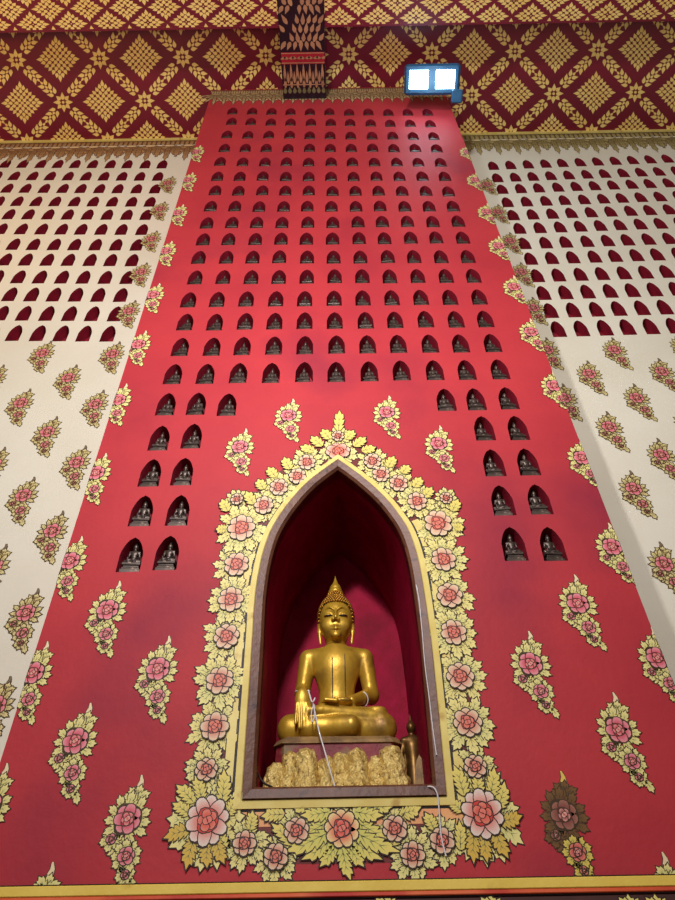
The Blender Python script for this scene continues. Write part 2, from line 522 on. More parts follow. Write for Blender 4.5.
def offset_poly(P, d):
    n = len(P); out = []
    for i in range(n):
        a, b_, c = P[i - 1], P[i], P[(i + 1) % n]
        e1 = np.array([b_[0] - a[0], b_[1] - a[1]]); e2 = np.array([c[0] - b_[0], c[1] - b_[1]])
        n1 = np.array([e1[1], -e1[0]]) / np.linalg.norm(e1); n2 = np.array([e2[1], -e2[0]]) / np.linalg.norm(e2)
        m = n1 + n2; m /= np.linalg.norm(m); k = d / max(.35, float(m @ n1)); out.append((b_[0] + m[0] * k, b_[1] + m[1] * k))
    return out


inner = offset_poly(op, -.068)
gold_out = offset_poly(op, .045)
zb_ = 0.0
pier_outer = [(EL(0), 0), (ER(0), 0), (ER(CEIL), CEIL), (EL(CEIL), CEIL)]
v2, f2 = filled(pier_outer, holes + [op])
pm = MB(); pm.add([(x, 0, z) for x, z in v2], f2)
for e in (EL, ER):
    pm.add([(e(0), 0, 0), (e(0), WY, 0), (e(CEIL), WY, CEIL), (e(CEIL), 0, CEIL)], [(0, 1, 2, 3)])
DEEP = 1.15
inn = inner
n = len(inn)
vs = [(x, 0.02, z) for x, z in inn] + [(x, DEEP, z) for x, z in inn]
fs = [(i, (i + 1) % n, n + (i + 1) % n, n + i) for i in range(n)]
pm.add(vs, fs, 1)
pm.add([(x, DEEP, z) for x, z in inn], [tuple(range(n))], 1)
wc = tag(pm.build('wall_center', [M['red'], M['apse']]), kind='structure')


nm_red = niche_mesh(NW, NH, .15, 'niche', M['niche_red'])


def add_niches(wall, items, me, stuffname='niche'):
    """100 largest in the photo as parts, the others as one part"""
    items = sorted(items, key=lambda q: q[2])      # (x, y, z, s): low ones show largest
    for x, y, z, s in items[:100]:
        o = link('niche', me, wall); o.location = (x, y, z); o.scale = (s, 1, s)
    rest = items[100:]
    if rest:
        mb = MB()
        V = [tuple(v.co) for v in me.vertices]; Fc = [tuple(p.vertices) for p in me.polygons]
        for x, y, z, s in rest: mb.add([(x + a * s, y + b_, z + c * s) for a, b_, c in V], Fc)
        tag(mb.build('niche', me.materials[0], wall), kind='stuff')


add_niches(wc, [(x, 0.0, z, s) for _, _, _, x, z, s in centres], nm_red)

# ------------------------------------------------------------------ white walls with their niches
lx = [163, 158.7, 155.8, 150.9, 146.7, 142.4, 137.5, 132.7, 127.8, 121.6, 115.7, 108.5]
ly = [164.2, 176.3, 188.7, 201.7, 214.7, 229.4, 244.7, 260, 277.3, 294.8, 313.7, 333.5]
rx = [492.5, 496.7, 501.6, 507.2, 512.4, 519.2, 524.1, 530, 536.2, 542.7, 549.9, 557]
ry = [165.6, 177.7, 189.1, 202.1, 214.9, 228.2, 243.2, 258.5, 275.5, 292.8, 310.4, 328.9]
WNW, WNH = .155, .30


def white_wall(name, xs, ys, sgn, sl0, sl1, x_in, x_out):
    hs = []; items = []
    for i in range(12):
        sp = 17.4 + (23.2 - 17.4) * i / 11; sl = sl0 + (sl1 - sl0) * i / 11
        k = 0
        while True:
            px = xs[i] + sgn * k * sp
            if px < -14 or px > 689: break
            x, z = atY(px + rnd.uniform(-.4, .4), ys[i] + sl * (px - xs[i]), WY)
            z -= WNH / 2
            hs.append([(x + a, z + c) for a, c in ogive(WNW, WNH)]); items.append((x, WY, z, 1.0)); k += 1
    lo, hi = min(x_in, x_out), max(x_in, x_out)
    v, f = filled([(lo, 0), (hi, 0), (hi, CEIL), (lo, CEIL)], hs)
    mb = MB(); mb.add([(x, WY, z) for x, z in v], f)
    w = tag(mb.build(name, M['white']), kind='structure')
    me = niche_mesh(WNW, WNH, .15, 'niche', M['niche_red'])
    add_niches(w, items, me)
    print(name, len(items))
    return w


wl = white_wall('wall_left', lx, ly, -1, .004, .007, -.9, -8.9)
wr = white_wall('wall_right', rx, ry, 1, -.041, -.030, .9, 8.9)

# ------------------------------------------------------------------ painted flower spray (one stencil)
# points measured on the spray beside the left foot of the red pier, put onto the wall plane
def S(px, py):
    cx, cz = atY(75.6, 741, 0); x, z = atY(px, py, 0); return x - cx, z - cz


def spray(faded=0, dark=False, top_only=False, lower_ok=True, white=False, seed=1):
    g = random.Random(seed); P = Paint()
    ink = (70, 50, 30) if not white else (84, 62, 30)
    lb, lt = ((206, 198, 116), (240, 226, 152)) if not white else ((190, 170, 106), (230, 216, 156))
    ci, co = (196, 30, 60), (232, 150, 156)
    if dark: lb, lt, ci, co = (96, 66, 34), (124, 88, 46), (104, 34, 34), (158, 106, 88)
    lb2, lt2 = ((196, 180, 84), (228, 204, 96)) if dark else (lb, lt)
    ow = .0055 if not white else .0085
    # tail curl
    ts = [S(90.6, 703), S(90.5, 708), S(88.3, 713), S(86.3, 718)]
    for i in range(3):
        (ax, az), (bx, bz) = ts[i], ts[i + 1]; w0, w1 = .004 + .007 * i, .004 + .007 * (i + 1)
        P.poly([(ax - w0 - .004, az), (ax + w0 + .004, az), (bx + w1 + .004, bz), (bx - w1 - .004, bz)], ink, .2)
        P.poly([(ax - w0, az), (ax + w0, az), (bx + w1, bz), (bx - w1, bz)], ((236, 214, 170) if not white else (120, 104, 84)) if not dark else (226, 190, 90), .6)
    # upper leaflets
    tx, tz = S(84.5, 723)
    for a, L in ((20, .11), (75, .1), (130, .1), (175, .11), (250, .12), (300, .1)):
        P.leaf(tx, tz, R(a), L * .72, .045, 1 + (a % 3), 2, base=lb, tip=lt, ink=ink, ow=ow)
    if top_only: return P
    # ring of leaves round the big flower
    r = .07
    for k in range(12):
        a = 2 * math.pi * k / 12 + .2
        P.leaf(.8 * r * math.cos(a), .8 * r * math.sin(a), a + .35 * (1 if math.cos(a) > 0 else -1) + g.uniform(-.1, .1), r * (.95 + .35 * abs(math.sin(a))), .034 if white else .044, 4 + (k % 4), 2,
               base=lb, tip=lt, ink=ink, ow=ow)
    P.peony(0, 0, r, 9, 7, 1.05, ow, .5, ci, co, ink=ink)
    if not white:
        P.petal(0, 0, r * 1.0, r * 1.05, 0, 0, 1, ink, ink, 8, ow * .6, ink, 16)
    # lower spray
    for (px, py, rr, nl, col) in ((59.5, 758.5, .024, 6, 0), (72.6, 773, .042, 9, 1), (70.8, 789, .02, 6, 1)):
        x, z = S(px, py)
        for k in range(nl):
            a = 2 * math.pi * k / nl + .5
            P.leaf(x + .7 * rr * math.cos(a), z + .7 * rr * math.sin(a), a - .3, rr * (1.25 if rr > .03 else 1.9), .042, 4 + (k % 4), 2, base=lb2 if col else lb, tip=lt2 if col else lt, ink=ink, ow=ow)
        P.peony(x, z, rr, 9, 6, 1., ow, .2, ci if not (dark and col) else (176, 40, 56), co if not (dark and col) else (222, 130, 110), ink=ink)
    x, z = S(76, 792); P.leaf(x, z, R(-70), .07, .04, 5, 2, base=lb2, tip=lt2, ink=ink, ow=ow)
    x, z = S(66, 768); P.leaf(x, z, R(200), .06, .04, 3, 2, base=lb, tip=lt, ink=ink, ow=ow)
    x, z = S(68, 757); P.leaf(x, z, R(-60), .08, .055, 3, 2, base=lb, tip=lt, ink=ink, ow=ow)
    return P


SP_red = spray(); SP_white = spray(white=True); SP_dark = spray(dark=True); SP_top = spray(top_only=True)
me_red = SP_red.mesh('painted_flower_spray', local3)
me_white = SP_white.mesh('painted_flower_spray', local3)
me_dark = SP_dark.mesh('painted_flower_spray', local3)
me_top = SP_top.mesh('painted_flower_spray', local3)


def put(me, wall, px, py, Y, s=1.):
    x, z = atY(px, py, Y); o = link('painted_flower_spray', me, wall); o.location = (x, Y, z); o.scale = (s, 1, s); return o


for p in ((75.6, 741), (107.7, 610), (158, 669), (127.7, 819), (-12, 806), (577.5, 603.5), (530.3, 664), (618, 730)):
    put(me_red, wc, *p, 0)
for p in ((288.4, 415.6), (240, 447), (386.7, 412.4), (438.6, 443.8)): put(me_red, wc, *p, 0, .93)
o = put(me_dark, wc, 564, 815, 0); o['label'] = 'faded brown painted flower spray'
# two sprays cut by the yellow band: only their tops show
for tipx, tipy in ((53, 862), (662, 852)):
    x, z = atY(tipx, tipy, 0); sx, sz = S(90.6, 703)
    o = link('painted_flower_spray', me_top, wc); o.location = (x - sx, 0, z - sz)

# sprays folded round the two corners of the red pier
def corner(px, py, side, s=1.):
    x, z = atY(px, py, 0); E0, E1 = (LE0, LE1) if side < 0 else (RE0, RE1)
    # line through corner edge in local coordinates: keep the part on the front
    def signed(u, v):
        return (u * s + x - edge_x(E0, E1, v * s + z)) * (-side)
    c0 = signed(0, 0); a = signed(1, 0) - c0; b_ = signed(0, 1) - c0
    me = SP_red.mesh('painted_flower_spray', lambda X, Z, l: (X, -.0015 - l * LD, Z), [(a, b_, c0)], 1.)
    me.transform(Matrix.Diagonal((s, 1, s, 1)))
    o = link('painted_flower_spray', me, wc); o.location = (x, 0, z)
    me2 = SP_red.mesh('painted_flower_spray', lambda X, Z, l: (X * s, l, Z * s), [(-a, -b_, -c0)], 1.)
    for v in me2.vertices:
        X, l, Z = v.co; ex = edge_x(E0, E1, Z + z)
        v.co = (ex - x + side * (.0015 + l * LD), abs(X + x - ex), Z)
    if len(me2.polygons):
        o = link('painted_flower_spray', me2, wc); o.location = (x, 0, z)


for p in ((196, 152), (188, 180), (178, 213), (166, 251), (153, 295), (138.5, 344.5), (118, 400), (96, 473), (70, 561), (33, 673)): corner(*p, -1, .95)
for p in ((468, 152), (475.5, 180), (487, 212), (498.5, 246), (514, 287), (531, 332), (554, 386), (582, 458), (612, 547), (657, 658)): corner(*p, 1, .95)
for p in ((168, 183), (160, 209), (151.5, 239), (141, 272), (129, 311), (112.5, 354), (95.5, 404.3), (76.6, 462.5), (52.5, 531), (26, 613), (-4, 706), (42.5, 353.3), (68.3, 378),
          (-6, 378), (20.8, 403), (47.5, 432), (-6, 464), (23.6, 495.5), (-6, 566)): put(me_white, wl, *p, WY, 1.0)
for p in ((487, 184.5), (498, 212), (510, 241), (521, 272), (533, 308), (547, 350), (564, 398), (614.4, 350), (589, 374), (661.6, 371.6), (636.4, 398), (609, 427), (661, 455), (633.4, 489), (682, 346), (687, 422), (664, 564)):
    put(me_white, wr, *p, WY, 1.0)


# ------------------------------------------------------------------ painted fringes under the ceiling
def fringe(wall, Y, x0, x1, period, H, lb, lt, ink, gap, drops=True):
    P = Paint(); g = random.Random(3); nmax = int((x1 - x0) / period); period = (x1 - x0) / nmax
    P.poly([(x0, CEIL - .02), (x1, CEIL - .02), (x1, CEIL - H * .25), (x0, CEIL - H * .25)], ink, 0)
    for i in range(nmax):
        x = x0 + (i + .5) * period; zc = CEIL - .30 * H
        for k, a in enumerate((-165, -140, -115, -65, -40, -15, -90)):
            L = H * (.42 if k < 6 else .62) * (1.15 if k in (2, 3) else 1)
            P.leaf(x + .05 * period * math.cos(R(a)), zc + .05 * H * math.sin(R(a)), R(a), L, period * .26, 1 + k, 3, base=lb, tip=lt, ink=ink, ow=.010)
        for k in range(4):
            P.leaf(x + (k - 1.5) * period * .25, CEIL - .26 * H, R(90), H * .2, period * .2, 2 + k % 2, 2, base=lt, tip=lb, ink=ink, ow=.008)
        if drops:
            P.leaf(x + .5 * period, CEIL - H * .34, R(-90), .46 * H, period * .26, 9, 3, base=lb, tip=lt, ink=ink, ow=.010)
        P.petal(x, zc, H * .10, period * .11, x, zc, 1, gap, gap, 11, .01, ink, 8)
    o = link('painted_fringe', P.mesh('painted_fringe', wall3(Y)), wall); return o


fringe(wc, 0, EL(CEIL) - .0, ER(CEIL) + .0, .15, .66, (146, 120, 78), (206, 180, 130), (104, 60, 44), (190, 160, 110), False)
wallw = lambda px: atY(px, 150, WY)[0]
per = wallw(118.3) - wallw(100)
fringe(wl, WY, -8.8, -1.9, per, .84, (140, 100, 62), (190, 150, 104), (96, 56, 38), (220, 190, 146))
fringe(wr, WY, 1.9, 8.8, per, .84, (136, 120, 72), (186, 170, 116), (88, 70, 46), (214, 200, 150))
# slim moulding where walls meet the ceiling
for i, (x0, x1, Y) in enumerate(((-8.9, -1.8, WY), (1.8, 8.9, WY))):
    mb = MB(); mb.box(x0, x1, Y - .03, Y, CEIL - .04, CEIL - .003)
    tag(mb.build('trim_%d' % (i + 1), M['goldband']), kind='structure')

# ------------------------------------------------------------------ bands at the foot of the pier
def zz(py): return atY(337, py, -.02)[1]
z_bl, z_y0, z_y1, z_o1, z_b2 = zz(879.5), zz(881.3), zz(892.2), zz(897), zz(899)
def band(name, za, zb2, depth, m):
    mb = MB(); mb.box(EL(1.9) - .02, ER(1.9) + .02, -depth, -.0005, zb2, za, 0, .004); return tag(mb.build(name, m), kind='structure')
band('trim_3', z_bl, z_y0, .018, M['black'])
band('trim_4', z_y0, z_y1, .03, M['yellow'])
band('trim_5', z_y1, z_o1, .026, M['orange'])
band('trim_6', z_o1, z_b2, .018, M['black'])
band('trim_7', z_b2, 1.0, .012, M['brown'])
P = Paint()
for px in (385, 628, 655, 490, 120):
    x, z = atY(px, 903, 0)
    for a in range(0, 180, 36): P.leaf(x, z - .045, R(a + 15), .08, .06, a // 36, 2)
link('painted_flower_spray', P.mesh('painted_flower_spray', lambda x, z, l: (x, -.0135 - l * LD, z)), wc)

# ------------------------------------------------------------------ painted floral border of the opening
border = link('painted_arch_border', None) if False else None
P = Paint()
# ground colour under the foliage
hull_px = [(190, 846), (244, 856), (276, 864), (342, 864), (412, 862), (448, 850), (500, 838), (494, 800), (486, 765), (478, 715), (470, 670), (463, 625), (460, 590), (457, 550), (455, 520), (438, 500), (415, 482), (392, 462), (365, 447),
           (338, 430), (316, 447), (290, 462), (265, 485), (242, 503), (226, 522), (224, 550), (220, 590), (215, 630), (208, 670), (202, 715), (196, 760), (186, 800)]
hull = [atY(*p, 0) for p in hull_px]
gp = gold_out
vv, ff = filled(hull, [offset_poly(gp, -.003)])
me = mesh('painted_arch_border', [(x, -.0008, z) for x, z in vv], ff, M['paint'])
a = me.color_attributes.new('Col', 'FLOAT_COLOR', 'POINT'); a.data.foreach_set('color', [q for _ in vv for q in (*lin((112, 40, 34)), 1)])
border = link('painted_arch_border', me, wc)

# orange panel and gold/black lines round the frame
def ring_mesh(A, B, y):
    n = len(A); vs = [(x, y, z) for x, z in A] + [(x, y, z) for x, z in B]
    return vs, [(i, (i + 1) % n, n + (i + 1) % n, n + i) for i in range(n)]


panel = MB()
# the small column of gold and orange beside the frame (only on straight sides and foot)
def line_strip(pts, w, y, mi):
    for (a, b_) in zip(pts[:-1], pts[1:]):
        d = np.array([b_[0] - a[0], b_[1] - a[1]]); d /= np.linalg.norm(d); nn = np.array([-d[1], d[0]]) * w / 2
        panel.add([(a[0] - nn[0], y, a[1] - nn[1]), (b_[0] - nn[0], y, b_[1] - nn[1]), (b_[0] + nn[0], y, b_[1] + nn[1]), (a[0] + nn[0], y, a[1] + nn[1])], [(0, 1, 2, 3)], mi)


o2 = offset_poly(op, .085)
# indices: 0 bottom left, 1 bottom right, 2..10 right side up to the apex, 11..18 left side down
left_side = [o2[0]] + [o2[i] for i in range(NI(18), NI(13), -1)]
right_side = [o2[i] for i in range(1, NI(7))]
foot = [o2[0], o2[1]]
for sd in (left_side, right_side):
    line_strip(sd, .062, -.0018, 2); line_strip(sd, .05, -.0022, 0)
line_strip(foot, .085, -.0018, 2); line_strip([(foot[0][0], foot[0][1] - .008), (foot[1][0], foot[1][1] - .008)], .072, -.0022, 1)
panel.build('border_line', [M['goldband'], mottled('peach_paint', (232, 150, 100), (238, 180, 110), 4, .55), M['black']], border)

fl_list = [  # px, py, r(px), aspect, petals
    (307, 463, 8.5), (297.5, 477, 8.5), (279, 488, 9), (264, 506, 9.5), (241.7, 528.5, 13.5), (236.7, 565, 12), (231, 600, 12.5), (226.7, 637, 12.5),
    (220, 681, 13.5), (215, 727, 14), (206.7, 770, 11),
    (372.5, 462, 8.5), (381, 475, 8.5), (398.5, 484, 9), (417, 502, 9.5), (438, 524, 13.5), (443.5, 560, 12), (449.5, 596, 12.5), (453.5, 633, 12.5),
    (460, 677, 13.5), (467.5, 723, 14), (475, 767, 11),
    (244.8, 843.7, 11.5), (276, 857, 12), (296.7, 831, 12), (394.8, 829, 12), (412.6, 855, 12), (442, 841, 12), (338, 437, 6), (237, 500, 6), (446, 499, 6)]
SY = {}
gr = random.Random(11)


def scale_at(py):      # px per metre sideways and upwards on the pier face near this height
    th = PITCH + math.atan((450 - py) / F); q = math.cos(th) / math.cos(th - PITCH)
    return F * q / 4.0, F * q * q / 4.0 


NCL = [0]


def cluster(px, py, rp, nleaf=12, parent=None, big=1., ang0=0, cin=(204, 84, 70), cout=(230, 206, 170), asp=None, name='peony', leafL=1.2, n=8):
    x, z = atY(px, py, 0); sh, sv = scale_at(py); r = rp / sh * 1.0
    ay = min(1.25, max(.95, sh / sv)) if asp is None else asp
    P = Paint()
    for k in range(nleaf):
        a = 2 * math.pi * k / nleaf + ang0
        tx, tz = math.cos(a), math.sin(a)
        P.leaf(x + .8 * r * tx, z + .8 * r * ay * tz, math.atan2(tz * ay, tx) + gr.uniform(-.2, .2), r * leafL * gr.uniform(.85, 1.12) * (1 + .15 * abs(tz)), r * .78, k % 5, 3, gr.uniform(-.4, .4),
               base=(210, 204, 124) if gr.random() < .5 else (222, 206, 118), tip=(242, 228, 148), ow=.0065)
    NCL[0] += 1; off = 9 * (NCL[0] % 2)
    P.p = [(a, l + off) for a, l in P.p]
    link('leaf_ring', P.mesh('leaf_ring', wall3(0)), parent or border)
    P = Paint()
    P.peony(x, z, r, 29, n, ay, .0065, gr.uniform(0, 1), cin, cout, heart=(232, 140, 116))
    return link(name, P.mesh(name, wall3(0)), parent or border)


for q in fl_list: cluster(*q)
# half lotus above the apex
cluster(338, 452, 12, 9, ang0=math.pi / 2, cin=(222, 70, 50), cout=(240, 200, 176), asp=.8, leafL=.9)
# the two big corner peonies and the lotus in the middle of the foot
cluster(207.8, 821, 21, 12, cin=(212, 60, 50), cout=(232, 216, 200), asp=1.15, leafL=1.15, n=10)
cluster(482, 814, 20.5, 12, cin=(212, 60, 50), cout=(232, 216, 200), asp=1.15, leafL=1.15, n=10)
cluster(342, 829, 17, 8, cin=(216, 40, 36), cout=(238, 216, 150), asp=1.0, leafL=1.0, n=9)
# long acanthus leaves
P = Paint()
def big_leaf(px, py, qx, qy, wp, layer=4, n=4, curl=.4, tip=(236, 214, 110), base=(216, 200, 104)):
    x0, z0 = atY(px, py, 0); x1_, z1_ = atY(qx, qy, 0); L = math.hypot(x1_ - x0, z1_ - z0)
    P.leaf(x0, z0, math.atan2(z1_ - z0, x1_ - x0), L, wp / scale_at(py)[0], layer, n, curl, base=base, tip=tip, ow=.0075)
GO = dict(tip=(222, 180, 70), base=(206, 180, 84))
big_leaf(190, 830, 164, 833, 14, 1, **GO); big_leaf(195, 838, 181, 868, 14, 2, **GO); big_leaf(208, 843, 203, 868, 14, 3, **GO); big_leaf(216, 840, 220, 866, 13, 4, **GO)
big_leaf(190, 815, 176, 800, 12, 2); big_leaf(194, 803, 181, 782, 13, 3); big_leaf(202, 800, 200, 775, 12, 4); big_leaf(222, 803, 230, 770, 14, 5); big_leaf(228, 815, 238, 800, 12, 5)
big_leaf(500, 822, 523, 821, 14, 1, **GO); big_leaf(494, 830, 503, 860, 14, 2, **GO); big_leaf(484, 834, 482, 862, 13, 3, **GO); big_leaf(474, 832, 468, 862, 13, 4, **GO)
big_leaf(498, 808, 509, 785, 13, 2); big_leaf(490, 796, 499, 770, 13, 3); big_leaf(478, 796, 480, 772, 12, 4); big_leaf(464, 796, 459, 765, 14, 5); big_leaf(462, 812, 452, 800, 12, 5)
# leaves sweeping off the central lotus
for sd in (-1, 1):
    c = 342
    for (ax, ay_, bx, by, w) in ((12, 812, 40, 822, 13), (14, 822, 44, 846, 14), (12, 832, 54, 862, 14), (10, 840, 36, 866, 13), (6, 846, 18, 870, 12), (24, 808, 52, 812, 12)):
        big_leaf(c + sd * ax, ay_, c + sd * bx, by, w, 2 + (ay_ % 3), 4, sd * .4, base=(206, 202, 98))
    big_leaf(c + sd * 50, 845, c + sd * 66, 820, 12, 3); big_leaf(c + sd * 92, 830, c + sd * 86, 812, 12, 3)
    big_leaf(c + sd * 58, 815, c + sd * 80, 812, 13, 2); big_leaf(c + sd * 118, 850, c + sd * 122, 822, 12, 2)
big_leaf(342, 848, 345, 882, 12, 5, base=(206, 202, 98))
# spire and flaming edge leaves
big_leaf(338.5, 432, 339.7, 411, 10, 6, 3, 0)
for (ax, ay_, bx, by) in ((330, 440, 322, 430), (322, 447, 311, 437), (314, 452, 300, 447), (346, 440, 354, 431), (354, 447, 366, 438), (362, 452, 376, 448),
                          (290, 470, 284, 458), (276, 478, 268, 468), (264, 490, 258, 480), (388, 468, 394, 457), (402, 474, 409, 466), (414, 488, 421, 478),
                          (254, 505, 246, 492), (228, 512, 222, 500), (424, 498, 432, 488), (452, 512, 458, 500), (226, 530, 216, 530), (454, 528, 464, 528)):
    big_leaf(ax, ay_, bx, by, 11, 7, 3, 0)
P.p = [(a, l + 19) for a, l in P.p]
link('acanthus_leaves', P.mesh('acanthus_leaves', wall3(0)), border)

# ------------------------------------------------------------------ wooden frame of the niche
fr = empty('niche_frame', (0, 0, op[0][1]))
def sub(objs_z, mb, name, m, parent, smooth=False):
    o = mb.build(name, m, parent, smooth); o.matrix_parent_inverse = Matrix.Translation(-Vector(parent.location)); return o
mb = MB(); n = len(op)
# profile: outer rim, proud face, sloping reveal, inner rim
rings = [(op, -.002), (offset_poly(op, -.004), -.03), (offset_poly(op, -.052), -.022), (offset_poly(op, -.068), .0), (offset_poly(op, -.068), .10)]
vs = []; fs = []
for P_, y in rings: vs += [(x, y, z) for x, z in P_]
for k in range(4):
    for i in range(n): j = (i + 1) % n; fs.append((k * n + i, k * n + j, (k + 1) * n + j, (k + 1) * n + i))
mb.add(vs, fs); sub(0, mb, 'frame', M['wood'], fr)
mb = MB()
rings = [(gold_out, -.001), (offset_poly(op, .043), -.014), (offset_poly(op, .006), -.018), (offset_poly(op, .001), -.012)]
vs = []; fs = []
for P_, y in rings: vs += [(x, y, z) for x, z in P_]
for k in range(3):
    for i in range(n): j = (i + 1) % n; fs.append((k * n + i, k * n + j, (k + 1) * n + j, (k + 1) * n + i))
mb.add(vs, fs); sub(0, mb, 'gold_band', M['goldband'], fr)
mb = MB(); v, f = ring_mesh(offset_poly(op, .053), offset_poly(op, .044), -.004); mb.add(v, f); sub(0, mb, 'ink_line', M['black'], fr)
tag(fr, 'brown wooden pointed arch frame with pale gold band around the large buddha niche', 'frame')

SILL = inner[0][1]     # floor of the big niche
print('sill z', SILL, 'inner', inner[0], inner[1], inner[28])


# ------------------------------------------------------------------ signed distance modelling
def smin(a, b, k):
    h = np.clip(.5 + .5 * (b - a) / k, 0, 1); return b + (a - b) * h - k * h * (1 - h)


def smax(a, b, k): return -smin(-a, -b, k)


def ell(p, c, r):
    q = [(p[i] - c[i]) / r[i] for i in range(3)]; k0 = np.sqrt(q[0] ** 2 + q[1] ** 2 + q[2] ** 2)
    q1 = [(p[i] - c[i]) / r[i] ** 2 for i in range(3)]; k1 = np.sqrt(q1[0] ** 2 + q1[1] ** 2 + q1[2] ** 2) + 1e-9
    return k0 * (k0 - 1) / k1


def cap(p, a, b, ra, rb, sy=1.):
    a = np.array(a, float); b = np.array(b, float); ba = b - a; d = ba @ ba
    pa = [p[i] - a[i] for i in range(3)]
    h = np.clip((pa[0] * ba[0] + pa[1] * ba[1] + pa[2] * ba[2]) / d, 0, 1)
    q = [pa[i] - h * ba[i] for i in range(3)]
    return np.sqrt(q[0] ** 2 + (q[1] * sy) ** 2 + q[2] ** 2) - (ra + (rb - ra) * h)


def nets(fn, lo, hi, h):
    ax = [np.arange(lo[i], hi[i] + h, h) for i in range(3)]
    G = np.meshgrid(*ax, indexing='ij'); V = fn([g.astype(np.float64) for g in G])
    ins = V < 0; nx, ny, nz = V.shape
    acc = np.zeros((nx - 1, ny - 1, nz - 1, 3)); cnt = np.zeros((nx - 1, ny - 1, nz - 1))
    sl = lambda o, m: slice(o, m - 1 + o)
    I = np.stack(np.meshgrid(np.arange(nx - 1), np.arange(ny - 1), np.arange(nz - 1), indexing='ij'), -1).astype(float)
    corners = [(i, j, k) for i in (0, 1) for j in (0, 1) for k in (0, 1)]
    for c in corners:
        for d in range(3):
            if c[d]: continue
            e = list(c); e[d] = 1
            A = V[sl(c[0], nx), sl(c[1], ny), sl(c[2], nz)]; B = V[sl(e[0], nx), sl(e[1], ny), sl(e[2], nz)]
            m = (A < 0) != (B < 0)
            t = np.where(m, A / np.where(m, A - B, 1), 0)
            P_ = I + np.array(c); 
            for q in range(3):
                acc[..., q] += np.where(m, P_[..., q] + (t if q == d else 0), 0)
            cnt += m
    act = cnt > 0; idx = -np.ones(act.shape, int); idx[act] = np.arange(act.sum())
    vs = acc[act] / cnt[act][:, None] * h + np.array([a[0] for a in ax])
    fs = []
    for d in range(3):
        a, b = [(1, 2), (2, 0), (0, 1)][d]
        s0 = [slice(None)] * 3; s1 = [slice(None)] * 3; s0[d] = slice(0, -1); s1[d] = slice(1, None)
        A = ins[tuple(s0)]; B = ins[tuple(s1)]
        w = np.argwhere(A != B)
        w = w[(w[:, a] > 0) & (w[:, b] > 0) & (w[:, a] < V.shape[a] - 1) & (w[:, b] < V.shape[b] - 1)]
        fl_ = A[tuple(w.T)]
        def at_(da, db):
            q = w.copy(); q[:, a] -= da; q[:, b] -= db; return idx[tuple(q.T)]
        Q = np.stack([at_(1, 1), at_(0, 1), at_(0, 0), at_(1, 0)], 1)
        Q[~fl_] = Q[~fl_][:, ::-1]
        fs.append(Q)
    fs = np.concatenate(fs); fs = fs[(fs >= 0).all(1)]
    return vs, [tuple(map(int, q)) for q in fs]


def body_sdf(p, hands=True, head=False):
    x, y, z = p
    d = ell(p, (0, .03, .16), (.21, .17, .15))                                    # hips
    d = smin(d, ell(p, (0, .02, .33), (.135, .105, .17)), .06)                    # waist
    d = smin(d, ell(p, (0, .0, .52), (.18, .115, .16)), .07)                      # chest
    d = smin(d, cap(p, (-.165, .015, .605), (.165, .015, .605), .066, .066), .06)    # shoulders
    d = smin(d, cap(p, (0, .01, .6), (0, 0, .74), .075, .062), .04)               # neck
    # robe panel over the left shoulder, lying on the chest
    # lower leg (sole tucked) and the upper one
    leg = cap(p, (-.15, .04, .13), (-.335, -.10, .095), .12, .085)
    leg = smin(leg, cap(p, (.15, .04, .13), (.335, -.10, .095), .12, .085), .05)
    leg = smin(leg, cap(p, (-.335, -.10, .085), (.10, -.235, .068), .085, .062), .03)
    leg = smin(leg, cap(p, (.335, -.10, .085), (-.20, -.19, .07), .085, .07), .03)
    up = cap(p, (.31, -.12, .145), (-.10, -.20, .17), .062, .042)
    up = smin(up, ell(p, (-.17, -.205, .165), (.08, .05, .035)), .02)
    leg = smin(leg, up, .012)
    leg = smin(leg, ell(p, (.29, -.14, .19), (.07, .04, .022)), .015)              # toes showing at the knee
    d = smin(d, leg, .035)
    # arms
    R1 = cap(p, (-.222, .02, .595), (-.262, .035, .37), .07, .056)
    R2 = cap(p, (-.262, .03, .37), (-.25, -.165, .30), .05, .038)
    d = smin(d, smin(R1, R2, .03), .02)
    L1 = cap(p, (.222, .02, .595), (.262, .035, .35), .07, .056)
    L2 = cap(p, (.262, .03, .35), (.11, -.15, .245), .05, .036)
    d = smin(d, smin(L1, L2, .03), .02)
    # right hand over the shin
    hd = smin(ell(p, (-.248, -.222, .238), (.052, .027, .065)), cap(p, (-.25, -.165, .30), (-.25, -.20, .275), .036, .034), .02)
    for k, (dx, L) in enumerate(((-.039, .105), (-.013, .13), (.014, .125), (.038, .10))):
        hd = smin(hd, cap(p, (-.248 + dx * .9, -.232, .2), (-.248 + dx * 1.05, -.243, .185 - L), .0145, .0105), .005)
    hd = smin(hd, cap(p, (-.21, -.21, .255), (-.178, -.225, .16), .014, .011), .008)
    d = smin(d, hd, .012)
    # left hand lying palm up in the lap
    lh = ell(p, (.045, -.205, .225), (.07, .045, .022))
    for k in range(4):
        lh = smin(lh, cap(p, (.0, -.185 - k * .022, .226 - k * .004), (-.105 + k * .008, -.19 - k * .022, .232 - k * .004), .0125, .0095), .007)
    lh = smin(lh, cap(p, (.06, -.17, .24), (-.01, -.165, .262), .013, .01), .008)
    d = smin(d, lh, .012)
    d = smax(d, -z, .004)
    return d


HC = .845


